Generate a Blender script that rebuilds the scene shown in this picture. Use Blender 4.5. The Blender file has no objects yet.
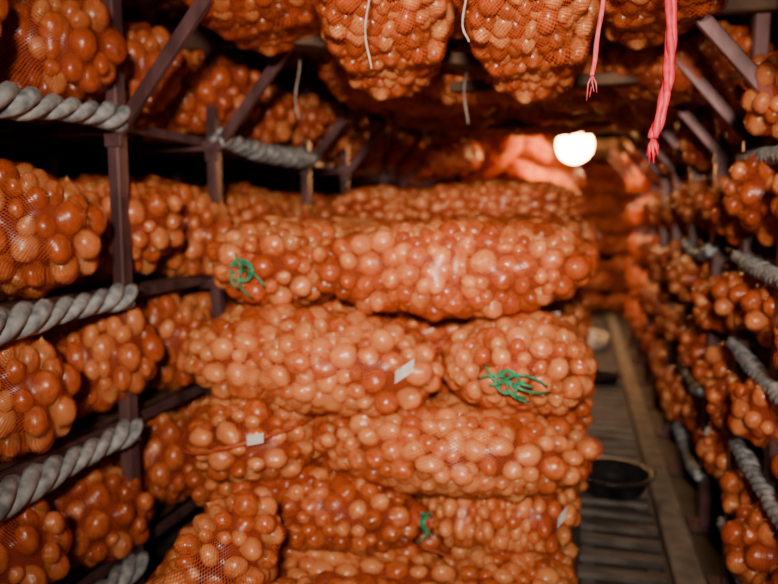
import bpy, math, random
import numpy as np
from mathutils import Vector, Matrix, Euler
random.seed(7)
scene=bpy.context.scene
COL=scene.collection

# ------------------------------------------------------------ materials
def new_mat(name):
    m=bpy.data.materials.new(name); m.use_nodes=True
    nt=m.node_tree; nt.nodes.clear()
    out=nt.nodes.new('ShaderNodeOutputMaterial')
    return m,nt,out
def N(nt,t,**kw):
    n=nt.nodes.new(t)
    for k,v in kw.items(): setattr(n,k,v)
    return n
def noise_mat(name,c1,c2,scale=8,rough=.6,metal=0,bump=.2,stretch=(1,1,1),detail=4):
    m,nt,out=new_mat(name)
    b=N(nt,'ShaderNodeBsdfPrincipled'); tc=N(nt,'ShaderNodeTexCoord'); mp=N(nt,'ShaderNodeMapping')
    mp.inputs['Scale'].default_value=stretch
    nz=N(nt,'ShaderNodeTexNoise'); nz.inputs['Scale'].default_value=scale; nz.inputs['Detail'].default_value=detail
    cr=N(nt,'ShaderNodeValToRGB'); cr.color_ramp.elements[0].color=(*c1,1); cr.color_ramp.elements[1].color=(*c2,1)
    cr.color_ramp.elements[0].position=.35; cr.color_ramp.elements[1].position=.68
    bp=N(nt,'ShaderNodeBump'); bp.inputs['Strength'].default_value=bump; bp.inputs['Distance'].default_value=.01
    L=nt.links.new
    L(tc.outputs['Object'],mp.inputs['Vector']); L(mp.outputs['Vector'],nz.inputs['Vector'])
    L(nz.outputs['Fac'],cr.inputs['Fac']); L(cr.outputs['Color'],b.inputs['Base Color'])
    L(nz.outputs['Fac'],bp.inputs['Height']); L(bp.outputs['Normal'],b.inputs['Normal'])
    b.inputs['Roughness'].default_value=rough; b.inputs['Metallic'].default_value=metal
    L(b.outputs['BSDF'],out.inputs['Surface'])
    return m
def onion_mat():
    m,nt,out=new_mat('onion_skin'); L=nt.links.new
    b=N(nt,'ShaderNodeBsdfPrincipled'); at=N(nt,'ShaderNodeAttribute'); at.attribute_name='tint'
    oi=N(nt,'ShaderNodeObjectInfo')
    ad=N(nt,'ShaderNodeMath',operation='MULTIPLY_ADD'); ad.inputs[1].default_value=.3; ad.inputs[2].default_value=-.2
    L(oi.outputs['Random'],ad.inputs[0])
    a2=N(nt,'ShaderNodeMath',operation='ADD'); L(at.outputs['Fac'],a2.inputs[0]); L(ad.outputs[0],a2.inputs[1])
    tc=N(nt,'ShaderNodeTexCoord'); nz=N(nt,'ShaderNodeTexNoise'); nz.inputs['Scale'].default_value=45; nz.inputs['Detail'].default_value=3
    nz.inputs['Distortion'].default_value=.6
    L(tc.outputs['Object'],nz.inputs['Vector'])
    a3=N(nt,'ShaderNodeMath',operation='MULTIPLY_ADD'); a3.inputs[1].default_value=.95; L(nz.outputs['Fac'],a3.inputs[0]); L(a2.outputs[0],a3.inputs[2])
    cr=N(nt,'ShaderNodeValToRGB'); e=cr.color_ramp.elements
    e[0].position=.25; e[0].color=(.10,.018,.006,1)
    e[1].position=1.0; e[1].color=(.84,.42,.15,1)
    k=e.new(.66); k.color=(.50,.125,.026,1)
    L(a3.outputs[0],cr.inputs['Fac']); L(cr.outputs['Color'],b.inputs['Base Color'])
    b.inputs['Roughness'].default_value=.31
    b.inputs['Specular IOR Level'].default_value=1.0
    L(b.outputs['BSDF'],out.inputs['Surface'])
    return m
def net_mat():
    m,nt,out=new_mat('net_mesh_fabric'); L=nt.links.new
    uv=N(nt,'ShaderNodeUVMap'); uv.uv_map='UVMap'
    sx=N(nt,'ShaderNodeSeparateXYZ'); L(uv.outputs['UV'],sx.inputs[0])
    def wave(op):
        a=N(nt,'ShaderNodeMath',operation=op); L(sx.outputs[0],a.inputs[0]); L(sx.outputs[1],a.inputs[1])
        f=N(nt,'ShaderNodeMath',operation='MULTIPLY'); f.inputs[1].default_value=1/.013; L(a.outputs[0],f.inputs[0])
        g=N(nt,'ShaderNodeMath',operation='FRACT'); L(f.outputs[0],g.inputs[0])
        h=N(nt,'ShaderNodeMath',operation='LESS_THAN'); h.inputs[1].default_value=.20; L(g.outputs[0],h.inputs[0]); return h
    w1=wave('ADD'); w2=wave('SUBTRACT')
    mx=N(nt,'ShaderNodeMath',operation='MAXIMUM'); L(w1.outputs[0],mx.inputs[0]); L(w2.outputs[0],mx.inputs[1])
    b=N(nt,'ShaderNodeBsdfPrincipled'); b.inputs['Base Color'].default_value=(.72,.11,.035,1); b.inputs['Roughness'].default_value=.33
    b.inputs['Specular IOR Level'].default_value=.8
    tr=N(nt,'ShaderNodeBsdfTransparent'); ms=N(nt,'ShaderNodeMixShader')
    L(mx.outputs[0],ms.inputs[0]); L(tr.outputs[0],ms.inputs[1]); L(b.outputs[0],ms.inputs[2]); L(ms.outputs[0],out.inputs['Surface'])
    return m
M_ON=onion_mat(); M_NET=net_mat()
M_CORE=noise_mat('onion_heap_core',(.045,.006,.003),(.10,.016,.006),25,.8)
M_GREEN=noise_mat('green_twine',(.01,.18,.08),(.05,.42,.22),40,.5)
M_TAG=noise_mat('paper_tag',(.62,.6,.6),(.8,.78,.76),20,.6)
M_TIE=noise_mat('gathered_net',(.4,.05,.02),(.7,.15,.06),60,.5)
M_STEEL=noise_mat('rusty_rack_steel',(.09,.045,.052),(.22,.12,.135),9,.38,.3,.25,(1,1,.4))
M_ROPE=noise_mat('grey_twisted_rope',(.17,.21,.24),(.52,.60,.64),22,.5,0,.5)
M_WOOD=noise_mat('dark_plank_wood',(.05,.025,.014),(.15,.08,.045),6,.7,0,.4,(1,6,1))
M_SLAT=noise_mat('weathered_slat_wood',(.06,.055,.055),(.18,.165,.155),7,.6,0,.4,(1,5,1))
M_CURB=noise_mat('worn_concrete',(.17,.15,.13),(.32,.28,.24),10,.8,0,.3)
M_FLOOR=noise_mat('dark_floor_concrete',(.045,.036,.03),(.11,.085,.07),3,.65,0,.3)
M_WALL=noise_mat('dim_wall_plaster',(.035,.02,.016),(.075,.045,.034),3,.85,0,.3)
M_CEIL=noise_mat('dark_roof_boards',(.025,.014,.01),(.06,.035,.025),4,.85,0,.3,(5,1,1))
M_PLASTIC=noise_mat('black_plastic',(.012,.012,.013),(.025,.025,.027),20,.3)
M_RED=noise_mat('red_cord',(.6,.015,.05),(.85,.05,.10),45,.5)
M_PINK=noise_mat('pink_cord',(.65,.06,.10),(.85,.16,.2),45,.5)
M_STR=noise_mat('pale_string',(.4,.33,.3),(.6,.5,.46),40,.7)
M_HOSE=noise_mat('white_hose',(.7,.68,.65),(.85,.82,.8),20,.45)

# ------------------------------------------------------------ mesh helpers
class MB:
    def __init__(s): s.v=[];s.f=[];s.m=[]
    def add(s,vs,fs,mi=0):
        o=len(s.v); s.v.extend([tuple(v) for v in vs]); s.f.extend([tuple(i+o for i in f) for f in fs]); s.m.extend([mi]*len(fs))
    def box(s,c,size,rot=None,mi=0,bev=.12):
        hx,hy,hz=[q/2 for q in size]; b=min(hx,hy,hz)*bev*2
        R=rot if rot is not None else Matrix.Identity(3)
        vs=[];idx={}
        for sx in(-1,1):
            for sy in(-1,1):
                for sz in(-1,1):
                    for a in range(3):
                        p=[sx*(hx-b),sy*(hy-b),sz*(hz-b)]
                        p[a]=[sx*hx,sy*hy,sz*hz][a]
                        idx[(sx,sy,sz,a)]=len(vs); vs.append(Vector(c)+R@Vector(p))
        fs=[]
        S=(-1,1)
        for a in range(3):
            o=[0,1,2]; o.remove(a)
            for sg in S:
                q=[]
                for (p1,p2) in((-1,-1),(1,-1),(1,1),(-1,1)):
                    k=[0,0,0];k[a]=sg;k[o[0]]=p1;k[o[1]]=p2;q.append(idx[(*k,a)])
                fs.append(q)
        for a in range(3):
            o=[0,1,2]; o.remove(a)
            for s1 in S:
                for s2 in S:
                    k=[0,0,0];k[o[0]]=s1;k[o[1]]=s2
                    k1=list(k);k1[a]=-1;k2=list(k);k2[a]=1
                    fs.append([idx[(*k1,o[0])],idx[(*k2,o[0])],idx[(*k2,o[1])],idx[(*k1,o[1])]])
        for sx in S:
            for sy in S:
                for sz in S: fs.append([idx[(sx,sy,sz,0)],idx[(sx,sy,sz,1)],idx[(sx,sy,sz,2)]])
        s.add(vs,fs,mi)
    def beam(s,p,q,w,h,mi=0,up=Vector((0,0,1))):
        p=Vector(p);q=Vector(q);d=(q-p);L=d.length;d.normalize()
        if abs(d.dot(up))>.98: up=Vector((0,1,0))
        x=d.cross(up).normalized(); z=x.cross(d)
        R=Matrix((x,d,z)).transposed()
        s.box((p+q)/2,(w,L,h),R,mi)
    def tube(s,pts,r,n=8,mi=0,caps=True):
        pts=[Vector(p) for p in pts]; rs=r if isinstance(r,(list,tuple)) else [r]*len(pts)
        t0=(pts[1]-pts[0]).normalized(); ref=Vector((0,0,1)) if abs(t0.z)<.9 else Vector((1,0,0))
        u=t0.cross(ref).normalized(); vs=[];fs=[]
        for i,p in enumerate(pts):
            t=(pts[min(i+1,len(pts)-1)]-pts[max(i-1,0)]).normalized()
            u=(u-t*u.dot(t)).normalized(); w=t.cross(u)
            for k in range(n):
                a=2*math.pi*k/n; vs.append(p+(u*math.cos(a)+w*math.sin(a))*rs[i])
        for i in range(len(pts)-1):
            for k in range(n):
                fs.append((i*n+k,i*n+(k+1)%n,(i+1)*n+(k+1)%n,(i+1)*n+k))
        if caps: fs.append(tuple(range(n-1,-1,-1))); fs.append(tuple((len(pts)-1)*n+k for k in range(n)))
        s.add(vs,fs,mi)
    def lathe(s,prof,c,n=32,mi=0,ruf=0,axis='z'):
        vs=[];fs=[]
        for j,(r,z) in enumerate(prof):
            for k in range(n):
                a=2*math.pi*k/n; rr=r*(1+ruf*j/len(prof)*math.sin(5*a+j))
                if axis=='z': vs.append((c[0]+rr*math.cos(a),c[1]+rr*math.sin(a),c[2]+z))
                else: vs.append((c[0]+z,c[1]+rr*math.cos(a),c[2]+rr*math.sin(a)))
        for j in range(len(prof)-1):
            for k in range(n): fs.append((j*n+k,j*n+(k+1)%n,(j+1)*n+(k+1)%n,(j+1)*n+k))
        s.add(vs,fs,mi)
    def mesh(s,name,mats,smooth=False):
        me=bpy.data.meshes.new(name); me.from_pydata(s.v,[],s.f)
        for m in mats: me.materials.append(m)
        me.polygons.foreach_set('material_index',s.m)
        me.polygons.foreach_set('use_smooth',[smooth]*len(s.f)); me.update(); return me
def obj(name,me,parent=None,loc=(0,0,0),rot=(0,0,0),scale=(1,1,1)):
    o=bpy.data.objects.new(name,me); COL.objects.link(o); o.location=loc; o.rotation_euler=rot; o.scale=scale
    if parent: o.parent=parent
    return o

# ------------------------------------------------------------ onion bag
def onion_template():
    n=12; prof=[(0,-.93),(.30,-.90),(.62,-.74),(.88,-.42),(1.0,0),(.93,.38),(.70,.72),(.38,.93),(.13,1.06),(0,1.26)]
    vs=[];fs=[]
    for r,z in prof[1:-1]:
        for k in range(n):
            a=2*math.pi*k/n; vs.append((r*math.cos(a),r*math.sin(a),z*.93))
    m=len(prof)-2
    for j in range(m-1):
        for k in range(n): fs.append((j*n+k,j*n+(k+1)%n,(j+1)*n+(k+1)%n,(j+1)*n+k))
    b=len(vs); vs.append((0,0,-.93*.9)); t=len(vs); vs.append((0,0,1.26*.93))
    for k in range(n): fs.append((b,(k+1)%n,k)); fs.append((t,(m-1)*n+k,(m-1)*n+(k+1)%n))
    return np.array(vs),fs
OT_V,OT_F=onion_template()

def make_bag(name,seed,L=.94,W=.50,H=.35,tie=True,green=0,tag=False,redband=False):
    rng=np.random.default_rng(seed)
    a,b,c=L/2,W/2,H/2; ex=2.35
    ph=rng.uniform(0,6.28,6)
    def lump(d):
        return 1+.07*np.sin(3.1*d[:,0]*2+ph[0])*np.cos(2.5*d[:,1]+ph[1])+.07*np.sin(4*d[:,1]+3*d[:,2]+ph[2])+.05*np.sin(7*d[:,0]+ph[3])
    def surf(d,inset):
        d=d/np.linalg.norm(d,axis=1,keepdims=True)
        q=(np.abs(d[:,0]/(a-inset))**2.2+np.abs(d[:,1]/(b-inset))**ex+np.abs(d[:,2]/(c-inset))**ex)
        t=q**(-1/ex)
        return d*(t*lump(d))[:,None]
    Nn=255
    d=rng.normal(size=(Nn*1,3))*np.array([a,b,c]); R=rng.uniform(.024,.049,Nn)
    P=surf(d,.036)
    for it in range(90):
        D=P[:,None,:]-P[None,:,:]; dist=np.linalg.norm(D,axis=2)+1e-9
        want=(R[:,None]+R[None,:])*1.0
        f=np.clip(want*1.12-dist,0,None); np.fill_diagonal(f,0)
        P=P+(D/dist[:,:,None]*f[:,:,None]).sum(1)*.35
        P=surf(P,.038)
    P=P+rng.normal(size=P.shape)*.006
    mb=MB(); tint=[]
    for i in range(Nn):
        e=Euler(rng.uniform(0,6.28,3)).to_matrix()
        V=OT_V*R[i]*np.array([1,rng.uniform(.84,1.08),rng.uniform(.74,1.08)])
        an=np.arctan2(OT_V[:,1],OT_V[:,0]); p0=rng.uniform(0,6.28)
        V=V*(1+.045*np.sin(3*an+p0)+.035*np.sin(2*an+p0*2))[:,None]
        V=V@np.array(e).T+P[i]
        mb.add(V.tolist(),OT_F,0); tint+= [float(rng.beta(1.6,1.7))*.85]*len(V)
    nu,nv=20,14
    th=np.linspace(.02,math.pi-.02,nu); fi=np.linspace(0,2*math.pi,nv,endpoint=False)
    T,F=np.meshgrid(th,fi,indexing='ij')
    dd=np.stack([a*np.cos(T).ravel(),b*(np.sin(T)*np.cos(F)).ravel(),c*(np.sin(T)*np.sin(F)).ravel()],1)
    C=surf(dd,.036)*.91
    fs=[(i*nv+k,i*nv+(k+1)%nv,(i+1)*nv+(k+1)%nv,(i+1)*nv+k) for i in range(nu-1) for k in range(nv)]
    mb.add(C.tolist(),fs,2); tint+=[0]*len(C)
    nu,nv=104,64
    th=np.linspace(.012,math.pi-.012,nu); fi=np.linspace(0,2*math.pi,nv,endpoint=False)
    T,F=np.meshgrid(th,fi,indexing='ij')
    dd=np.stack([a*np.cos(T).ravel(),b*(np.sin(T)*np.cos(F)).ravel(),c*(np.sin(T)*np.sin(F)).ravel()],1)
    dd/=np.linalg.norm(dd,axis=1,keepdims=True)
    dc=dd@P.T; disc=(R*1.0)[None,:]**2-(P**2).sum(1)[None,:]+dc**2
    hit=np.where((disc>0)&(dc>0),dc+np.sqrt(np.clip(disc,0,None)),0).max(1)
    base=np.linalg.norm(surf(dd,.036),axis=1)
    t0=np.maximum(hit,base).reshape(nu,nv); t=t0.copy()
    for it in range(7):
        up=np.vstack([t[:1],t[:-1]]);dn=np.vstack([t[1:],t[-1:]])
        bl=(up+dn+np.roll(t,1,1)+np.roll(t,-1,1))/4
        t=np.maximum(t0,bl)
    V=dd*(t.ravel()+.0025)[:,None]
    f0=len(mb.f)
    fs=[(i*nv+k,i*nv+(k+1)%nv,(i+1)*nv+(k+1)%nv,(i+1)*nv+k) for i in range(nu-1) for k in range(nv)]
    mb.add(V.tolist(),fs,1); tint+=[0]*len(V)
    def addm(fn):
        n0=len(mb.v); fn(); tint.extend([.5]*(len(mb.v)-n0))
    if tie:
        x0=float(V[:,0].max())-.012
        addm(lambda: mb.lathe([(.055,-.03),(.03,-.006),(.013,.008),(.011,.014),(.016,.024),(.022,.036),(.026,.046)],(x0,0,0),24,4,.45,'x'))
        if green:
            def g():
                for q in range(green):
                    aa=q*2*math.pi/green+rng.uniform(-.5,.5); ln=rng.uniform(.4,1.0); cv=rng.uniform(-2,2); pts=[]
                    for s in range(9):
                        u=s/8*ln; pts.append((x0+.02+.03*math.sin(3*u)-.05*u*u,.13*u*math.cos(aa+u*cv),.085*u*math.sin(aa+u*cv)-.02*u*u))
                    mb.tube(pts,.004,6,3)
                for q in range(4):
                    ring=[(x0+.010+.007*q+.004*math.sin(9*k),(.02+.006*q)*math.cos(k*2*math.pi/14),(.02+.006*q)*math.sin(k*2*math.pi/14)) for k in range(30)]
                    mb.tube(ring,.0045,6,3)
            addm(g)
    if tag:
        def tg():
            vs=[];y=-(b+.016)
            for i in range(5):
                for j in range(3): vs.append((.36+.012*i,y+.07+.006*math.sin(i*1.5)+.012*i,-.01+.022*j+.010*i))
            mb.add(vs,[(i*3+j,(i+1)*3+j,(i+1)*3+j+1,i*3+j+1) for i in range(4) for j in range(2)],5)
        addm(tg)
    if redband:
        def rb():
            pts=[]
            for s in range(40):
                u=-.95+1.9*s/39; dv=np.array([[a*.9*math.sqrt(max(0,1-u*u))+.05, b*u, c*(.25+.25*math.sin(u*2))]])
                p=surf(dv,0.0)[0]*1.03; pts.append(tuple(p))
            mb.tube(pts,.007,6,4)
            # small paper tag caught under the cord
            q=Vector(pts[27]); o=Vector((.012,0,0))
            vs=[q+o+Vector((-.004*i,.016*i,.018*j-.01+.004*i)) for i in range(4) for j in range(3)]
            mb.add(vs,[(i*3+j,(i+1)*3+j,(i+1)*3+j+1,i*3+j+1) for i in range(3) for j in range(2)],5)
        addm(rb)
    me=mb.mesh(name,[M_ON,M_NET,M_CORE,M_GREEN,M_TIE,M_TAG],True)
    at=me.attributes.new('tint','FLOAT','POINT'); at.data.foreach_set('value',tint)
    uvl=me.uv_layers.new(name='UVMap')
    uv=np.zeros((len(me.loops),2),dtype=np.float32)
    start=me.polygons[f0].loop_start
    per=2*math.pi*math.sqrt((b*b+c*c)/2); lens=L*1.1
    ii=np.arange(nu-1).repeat(nv); kk=np.tile(np.arange(nv),nu-1)
    UU=np.stack([ii,ii,ii+1,ii+1],1)/nu*lens; VV=np.stack([kk,kk+1,kk+1,kk],1)/nv*round(per/.013)*.013
    uv[start:start+4*len(ii),0]=UU.ravel(); uv[start:start+4*len(ii),1]=VV.ravel()
    uvl.data.foreach_set('uv',uv.ravel())
    return me
BAGS=[make_bag('onion_bag_mesh_a',1,tie=False),make_bag('onion_bag_mesh_b',2,tag=True,tie=False),make_bag('onion_bag_mesh_c',3,green=11),
      make_bag('onion_bag_mesh_d',4,redband=True,tie=False),make_bag('onion_bag_mesh_e',5),make_bag('onion_bag_mesh_f',6,tie=False),
      make_bag('onion_bag_mesh_g',8,green=4)]
def bag(kind,x,y,z,rz=0,s=(1,1,1),rx=0,ry=0,j=.04):
    k=kind if kind is not None else random.choice([0,5,4,0,5,3])
    r=random.uniform
    return obj('onion_bag',BAGS[k],None,(x,y,z),(rx+r(-j,j),ry+r(-j,j),rz+r(-j,j)),s)
PI=math.pi
# ---- central stack
ZR=[.22,.49,.78,1.09,1.45]
HS=[.86,.92,.95,1.06,1.06]
XL=-1.57
for ri,(z,hs) in enumerate(zip(ZR,HS)):
    kind_long_left = ri in (1,3)
    y0=2.32 if ri<4 else 2.48
    if kind_long_left or ri==0:
        rw=.62 if ri==1 else .50
        ll=-XL-rw
        for n in range(9):
            y=y0+.235+n*.475
            k={1:6,3:1}.get(ri) if n==0 else None
            bag(k,XL+ll/2+random.uniform(-.02,.02)+.02,y,z+random.uniform(-.01,.01),random.choice([0,PI]) if n else (-.12 if ri==1 else 0),(ll/.92*(.96 if ri==1 else 1),.98,hs),0,.03 if n==0 else 0)
        for n in range(4):
            y=y0+.47+n*.96
            k={1:1,3:2}.get(ri) if n==0 else None
            bag(k,-rw/2+.02,y,z-.01,-PI/2 if ri!=1 else 0,((1.0,rw/.47,hs) if ri!=1 else (rw/.9,1.1,hs)))
            if ri==1: bag(None,-rw/2+.02,y+.48,z-.01,0,(rw/.9,1.0,hs))
    else:
        lw=.58
        for n in range(4):
            y=y0+.47+n*.96-(.07 if (n==0 and ri==2) else 0)
            bag((3 if ri==2 else 6) if n==0 else None,XL+lw/2+(.02 if ri==2 else .03),y,z,-PI/2,(1.0,lw/.48,hs*(1.06 if ri==2 else 1.04)))
        for n in range(9):
            y=y0+.235+n*.475
            bag((4 if ri==2 else 0) if n==0 else None,-.475+random.uniform(-.02,.02),y,z+random.uniform(-.01,.01),random.choice([0,PI]) if n else PI,(1.0/.92,.98,hs))
for (x,y,z,rz,s) in [(-.50,4.15,1.70,.05,1.0),(-1.25,4.3,1.68,1.5,.9),(-.5,4.65,1.72,.1,1),
                     (-1.2,5.2,1.70,1.4,.9),(-.6,5.2,1.74,0,1),(-.45,5.8,1.74,.2,1),(-1.2,5.9,1.73,.1,1)]:
    bag(None,x,y,z,rz,(s,1,.8))
bag(5,-1.18,1.93,.34,.35,(.88,.9,1),0,-1.15)
bag(0,-.62,1.91,.36,0,(1,.95,.9))
bag(5,-.62,1.91,.17,0,(1,.95,.7))

# ---- pallets under stack
mb=MB()
for y in np.arange(1.75,6.6,.16): mb.box((-.78,float(y),.065),(1.48,.10,.02))
for x in(-1.46,-.78,-.09): mb.box((x,4.17,.028),(.09,4.95,.056))
obj('wooden_pallet',mb.mesh('pallet',[M_SLAT]))

# ------------------------------------------------------------ rope mesh (along Y, sagging between posts)
def rope_mesh(y0,y1,r,pitch,mat,sag):
    mb=MB(); n=int((y1-y0)/.02)
    for k in range(3):
        pts=[];rs=[]
        for i in range(n+1):
            y=y0+(y1-y0)*i/n; a=2*PI*y/pitch+k*2*PI/3+.5*math.sin(y*3)
            rr=r*(1+.14*math.sin(y*5.3)+.08*math.sin(y*11+1))
            pts.append((math.cos(a)*rr*1.05,y,math.sin(a)*rr*1.05-sag*math.sin(PI*i/n)))
            rs.append(rr*(1+.12*math.sin(y*31+k)))
        mb.tube(pts,rs,8)
    return mb.mesh('twisted_rope_mesh',[mat],True)

def rack(xs,side,posts,shelves,depth,ymin,ymax,ropes,braces,pw=.065,brace_dx=.42,rope_off=.045):
    root=obj('storage_rack',None); root.empty_display_size=.2
    mb=MB()
    for y in posts:
        mb.box((xs,y,1.55),(pw*.75,pw,3.1)); mb.box((xs-side*depth,y,1.55),(pw*.8,pw,3.1))
        mb.box((xs,y,.01),(pw*2,pw*2,.02))
    obj('posts',mb.mesh('rack_posts',[M_STEEL]),root)
    mb=MB()
    for i,z in enumerate(shelves):
        for y in posts: mb.beam((xs,y,z-.02),(xs-side*depth,y,z-.02),.035,.045)
        mb.beam((xs-side*.06,ymin,z-.0),(xs-side*.06,ymax,z),.03,.04)
        mb.beam((xs-side*depth,ymin,z),(xs-side*depth,ymax,z),.03,.04)
    obj('shelf_rails',mb.mesh('rack_rails',[M_STEEL]),root)
    mb=MB()
    for z in shelves:
        for q in range(4):
            x=xs-side*(.15+q*(depth-.25)/3); mb.beam((x,ymin,z+.012),(x,ymax,z+.012),.07,.018)
    obj('shelf_slats',mb.mesh('rack_slats',[M_WOOD]),root)
    mb=MB()
    for y,z in braces:
        mb.beam((xs,y-.03,z),(xs+side*brace_dx,y-.03,z+brace_dx*1.18),.03,.05)
        mb.box((xs+side*.01,y-.035,z+.02),(.07,.02,.09))
    obj('braces',mb.mesh('rack_braces',[M_STEEL]),root)
    for i,(rm,zi) in enumerate(ropes):
        obj('twisted_rope_%d'%(i+1),rm,root,(xs+side*rope_off,0,shelves[zi]+.015))
    return root
LP=[1.35,2.36,3.10,4.29,5.07,6.2,6.9,7.9,8.9]
LS=[.25,.80,1.33,2.00]
RA=rope_mesh(.3,2.33,.027,.30,M_ROPE,.03); RB=rope_mesh(3.06,4.33,.026,.26,M_ROPE,.03)
rack(-1.72,1,LP,LS,.95,.6,9.6,[(RA,0),(RA,1),(RA,2),(RA,3),(RB,3),(RB,2)],[(y,1.93) for y in LP])
RP=[1.9,2.62,3.22,3.88,4.7,5.5,6.3,7.2,8.2,9.2]
RS=[.28,.72,1.09,1.46,1.87]
RC=rope_mesh(1.5,3.26,.016,.16,M_ROPE,.04); RD=rope_mesh(3.84,4.74,.016,.16,M_ROPE,.05)
rack(.68,-1,RP,RS,.85,1.2,10.2,[(RC,i) for i in range(5)]+[(RD,1),(RD,0),(RD,3)],[(y,1.93) for y in RP],.08,.36,.035)
for zi,z in enumerate(LS+[2.58]):
    y=1.0+.13*zi
    while y<9:
        w=random.uniform(.46,.56)
        hs=random.uniform(1.2,1.36) if z<2.5 else 1
        bag(random.choice([0,5,0]),-2.10+random.uniform(-.04,.05),y+w/2,z+.03+.17*hs,random.choice([0,PI]),(1.0,w/.48,hs),0,random.uniform(-.12,.12),.07)
        y+=w+.01
for zi,z in enumerate(RS+[2.5]):
    y=1.5+.1*zi
    hmax=(RS+[2.5,2.9])[zi+1]-z
    while y<9.6:
        w=random.uniform(.38,.48)
        hs=min(1.08,(hmax-.02)/.35)*random.uniform(.94,1.04)
        bag(random.choice([0,5,0,3]),1.02+random.uniform(-.05,.05),y+w/2,z+.025+.17*hs,random.choice([0,PI]),(.9,w/.47,hs),0,random.uniform(-.15,.15),.10)
        y+=w+.01

# ------------------------------------------------------------ overhead structure
root=obj('overhead_platform',None)
mb=MB()
for y in [2.02,3.14,4.32,5.1,6.2,7.2,9.0,10.4]:
    mb.beam((-1.9,y,2.5),(.9,y,2.5),.06,.11)
obj('cross_beams',mb.mesh('cross_beams',[M_WOOD]),root)
mb=MB()
for x in [-1.3,-1.0,-.72,-.42,-.1,.2,.5]:
    mb.beam((x,1.6,2.575),(x,7.4,2.575),.05,.03)
obj('long_slats',mb.mesh('long_slats',[M_WOOD]),root)
mb=MB()
mb.beam((-1.35,2.80,2.40),(-.25,3.15,2.27),.14,.05)
mb.beam((-.6,3.3,2.24),(.75,3.3,2.24),.06,.05)
mb.beam((-1.2,4.3,2.32),(.7,4.3,2.32),.06,.06)
mb.beam((-1.2,5.2,2.3),(.7,5.2,2.3),.06,.06)
for y,xx in ((3.3,(-.55,.7)),(4.3,(-1.15,.65)),(5.2,(-1.15,.65)),(2.97,(-.8,))):
    for x in xx: mb.beam((x,y,2.24),(x,y,2.56),.03,.03)
obj('hanging_boards',mb.mesh('hanging_boards',[M_WOOD]),root)
SL=MB()
def sling(x,y,z0):
    for dx in(-.14,.14):
        SL.tube([(x+dx,y,2.56),(x+dx*1.25,y-.02,(2.56+z0)/2),(x+dx*.6,y-.03,z0+.05)],.004,6)
OV=[(-1.24,2.55,2.36,PI/2,(.9,1,.95),.1),(-.68,2.42,2.17,PI/2+.1,(.9,.9,1.05),.30),(-.19,2.45,2.14,PI/2-.15,(.9,.84,1.1),.28),
    (.22,2.5,2.29,PI/2,(.95,.9,.9),.12),(-.98,2.6,2.40,PI/2,(.9,.8,.8),.1),(-.43,2.55,2.38,PI/2,(.9,.8,.8),.1),
    (-.35,3.45,2.19,.1,(.9,1,.95),0),(.38,3.4,2.17,.2,(.8,1,.95),.1),(-1.05,3.55,2.22,PI/2,(.9,.95,.9),0),(-.8,3.95,2.22,.2,(.9,1,.95),0),
    (.05,4.0,2.22,-.1,(.9,1,1),0),(.45,4.35,2.20,PI/2,(.9,.9,1),.1),(-.9,4.6,2.22,0,(.9,1,1),0),(-.1,4.75,2.24,.1,(.95,1,1),0),
    (-.8,5.3,2.25,.1,(.95,1,1),0),(.35,5.3,2.25,PI/2,(.9,1,1),0),(-.2,5.7,2.27,.1,(.95,1,1),0)]
for x,y,z,rz,s,t in OV:
    bag(random.choice([0,5,0]),x,y,z+.17*s[2],rz,s,0,t,.06); sling(x,y,z)
for iy in range(11):
    yy=2.0+iy*.5
    for x in(-1.0,-.08):
        bag(None,x,yy,2.76,random.choice([0,PI]),(.95,.98,.95))
for x,y,z in [(-1.2,6.6,2.2),(-1.25,7.3,2.25),(.62,6.6,2.3),(.62,7.6,2.3)]:
    bag(None,x,y,z,1.5,(.85,.9,.9)); sling(x,y,z-.1)
obj('sling_cords',SL.mesh('sling_cords',[M_STR],True),root)
# ragged heap by the sun stand-in, catching its light
for x,y,z,rz,ry in [(-.62,8.45,2.10,.5,.5),(-.95,8.25,2.30,-.4,-.6),(-.55,8.7,2.42,1.2,.3),(-1.05,8.6,2.02,.2,.2),(-.6,8.5,1.80,.1,-.2),(-1.0,8.4,1.72,.9,.1),(-.30,8.9,2.0,.9,.4)]:
    bag(None,x,y,z,rz,(.7,.75,.8),0,ry,.1)
for z in(.17,.5,.82,1.14,1.46):
    for x in(-.45,-1.1): bag(None,x,8.5,z,random.uniform(-.2,.2),(.7,1,.95))
for yy in (9.0,9.5,10.0):
    for z in(.17,.5,.82,1.14,1.46,1.78,2.10,2.42,2.72):
        bag(None,-.95+random.uniform(-.12,.12),yy+.1*random.random(),z,random.uniform(-.3,.3),(.98,1,.95),0,0,.16)
        if yy>9.2: bag(None,-.28+random.uniform(-.08,.08),yy+.3,z,1.5,(.9,1,.95),0,0,.2)
for z in(.17,.5,.82,1.14,1.46,1.78,2.10,2.42):
    for x in(-.85,.1,.85):
        bag(None,x+random.uniform(-.15,.15),12.4+random.uniform(-.2,.2),z,random.uniform(-.5,.5),(1,1,.95),0,0,.2)

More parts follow.
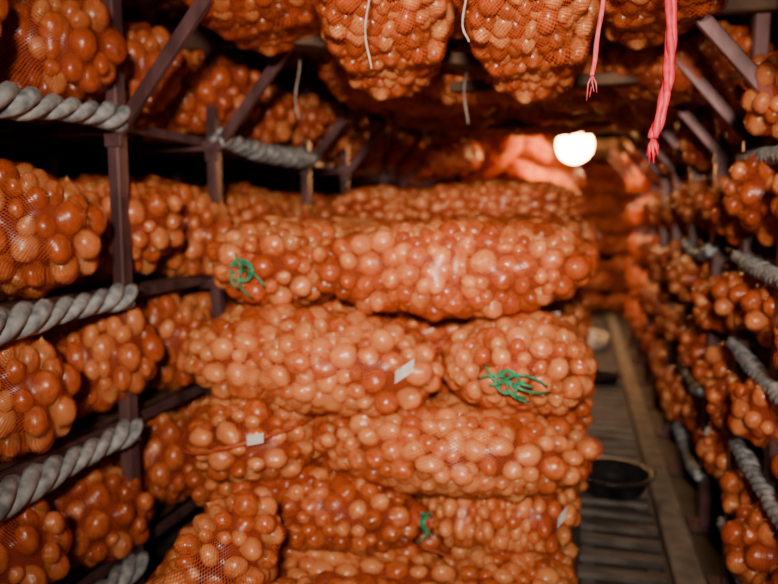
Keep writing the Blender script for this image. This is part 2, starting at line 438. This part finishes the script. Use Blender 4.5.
# ------------------------------------------------------------ hanging cords
def cord(name,pts,rad,mat,fray=0):
    mb=MB(); P=[Vector(p) for p in pts]
    Q=[]
    for i in range(len(P)-1):
        p0=P[max(i-1,0)];p1=P[i];p2=P[i+1];p3=P[min(i+2,len(P)-1)]
        for s in range(8):
            t=s/8; Q.append(.5*((2*p1)+(p2-p0)*t+(2*p0-5*p1+4*p2-p3)*t*t+(3*p1-p0-3*p2+p3)*t**3))
    Q.append(P[-1])
    for k in range(3):
        pts2=[];rs=[]
        for i,q in enumerate(Q):
            a=i*.3+k*2.1; pts2.append(q+Vector((math.cos(a),math.sin(a),0))*rad*.5)
            rs.append(rad*(.68+.12*math.sin(i*1.3+k)))
        mb.tube(pts2,rs,7)
    for f in range(fray):
        a=f*2*PI/fray; e=Q[-1]; mb.tube([e,e+Vector((.010*math.cos(a),.010*math.sin(a),-.02)),e+Vector((.014*math.cos(a+.4),.014*math.sin(a),-.045-.01*(f%3)))],[rad*.45,rad*.4,rad*.15],5)
    e=P[0]
    mb.tube([(e.x+.02*math.sin(t*.3),e.y+.055*math.cos(t*2*PI/10),e.z+.02+.075*math.sin(t*2*PI/10)) for t in range(21)],rad*.7,7)
    return obj(name,mb.mesh(name,[mat],True))
cord('red_hanging_cord',[(.215,2.03,2.5),(.212,2.03,2.28),(.215,2.02,2.08),(.205,2.0,1.96),(.18,2.0,1.85)],.014,M_RED,7)
cord('pink_hanging_cord',[(.055,2.03,2.5),(.05,2.03,2.3),(.035,2.02,2.16),(.02,2.0,2.02)],.006,M_PINK,4)
for a in [(-.62,2.05,2.08),(-.33,2.05,2.14),(-.50,3.14,2.05),(-1.3,3.14,2.1)]:
    cord('hanging_string',[(a[0],a[1],2.5),(a[0]+.015,a[1],2.35),(a[0]-.01,a[1],2.2),(a[0]+.01,a[1],a[2])],.003,M_STR)

# ------------------------------------------------------------ walkway
mb=MB(); yy=1.6
while yy<11:
    mb.box((.225+random.uniform(-.01,.01),yy,.05),(.38,.075+random.uniform(-.02,.015),.03),Euler((0,0,random.uniform(-.04,.04))).to_matrix()); yy+=.17
for x in(.08,.37): mb.box((x,6.3,.018),(.06,9.5,.035))
obj('slatted_walkway',mb.mesh('walkway',[M_SLAT]))
mb=MB(); mb.box((.51,6.5,.035),(.13,10,.07))
obj('concrete_curb',mb.mesh('curb',[M_CURB]))
def basin(x,y,z,s):
    mb=MB(); mb.lathe([(0.001,.006),(.15,.006),(.165,.02),(.205,.115),(.225,.12),(.23,.112),(.215,.108),(.175,.015),(.16,.0),(.001,.0)],(0,0,0),40)
    for sg in(-1,1):
        mb.tube([(sg*.218,-.05,.105),(sg*.245,-.035,.1),(sg*.252,0,.1),(sg*.245,.035,.1),(sg*.218,.05,.105)],.008,8)
    obj('black_plastic_basin',mb.mesh('basin',[M_PLASTIC],True),None,(x,y,z),(0,0,.4),(s,s,s))
basin(.22,4.1,.066,1.0); basin(.24,6.8,.066,.8)
mb=MB()
pts=[(.16*math.cos(t*.25)*(1+.05*math.sin(t)),.16*math.sin(t*.25)*(1+.04*math.cos(t*1.7)),.03+.0012*t) for t in range(0,72)]
mb.tube(pts,.03,10)
obj('white_hose_coil',mb.mesh('hose',[M_HOSE],True),None,(.17,8.7,.068),(0,0,0),(1.1,2.2,1.2))

# ------------------------------------------------------------ room
def room(name,c,size,mat):
    mb=MB(); mb.box(c,size,None,0,.02); return obj(name,mb.mesh(name,[mat]))
room('floor',(-.4,6,-.05),(5.6,17,.1),M_FLOOR)
room('ceiling',(-.4,6,3.25),(5.6,17,.1),M_CEIL)
room('wall_left',(-3.15,6,1.6),(.1,17,3.2),M_WALL)
room('wall_right',(2.35,6,1.6),(.1,17,3.2),M_WALL)
room('wall_back',(-.4,14.4,1.6),(5.4,.1,3.2),M_WALL)

LX,LY,LZ=-.08,8.0,2.40
root=obj('sun_glare_globe',None)  # invented glowing globe, stands in for sunlight through a far gap
R=.19
mb=MB(); mb.lathe([(max(.001,R*math.sin(t*PI/14)),-R*math.cos(t*PI/14)) for t in range(0,14)],(LX,LY,LZ),28)
m,nt,out=new_mat('sun_glare_glow'); em=N(nt,'ShaderNodeEmission'); em.inputs[0].default_value=(1,.50,.17,1); em.inputs[1].default_value=85
nt.links.new(em.outputs[0],out.inputs[0])
obj('globe',mb.mesh('globe',[m],True),root)
mb=MB(); mb.lathe([(.045,.175),(.05,.19),(.05,.24),(.02,.27),(.001,.27)],(LX,LY,LZ),16); mb.tube([(LX,LY,LZ+.26),(LX,LY,3.2)],.006,8)
obj('socket_and_cable',mb.mesh('socket',[M_PLASTIC],True),root)  # invented fitting to hang the stand-in globe

def area(name,loc,target,size,energy,color,spread=None):
    l=bpy.data.lights.new(name,'AREA'); l.shape='DISK'; l.size=size; l.energy=energy; l.color=color
    if spread: l.spread=spread
    o=bpy.data.objects.new(name,l); COL.objects.link(o); o.location=loc
    o.rotation_euler=(Vector(target)-Vector(loc)).to_track_quat('-Z','Y').to_euler(); return o
area('camera_side_key',(.15,-.9,2.2),(-.55,3,1.6),.26,36,(1,.78,.60),math.radians(70))  # added flash-like lamp near the camera axis, for highlights on the onions
area('far_floor_fill',(.3,10.8,2.8),(.25,8.5,0),.8,60,(1,.62,.32))  # added fill aimed at the far floor; the end wall has no doorway

w=bpy.data.worlds.new('World'); scene.world=w; w.use_nodes=True
bg=w.node_tree.nodes['Background']; bg.inputs[0].default_value=(1,.62,.45,1); bg.inputs[1].default_value=.06

cam=bpy.data.cameras.new('Camera'); co=bpy.data.objects.new('Camera',cam); COL.objects.link(co)
cam.sensor_width=36; cam.lens=32.4; co.location=(0,0,1.65); co.rotation_euler=(math.radians(90-6.3),0,math.radians(15.2))
cam.clip_start=.05
cam.dof.use_dof=True; cam.dof.focus_distance=1.8; cam.dof.aperture_fstop=1.3
scene.camera=co
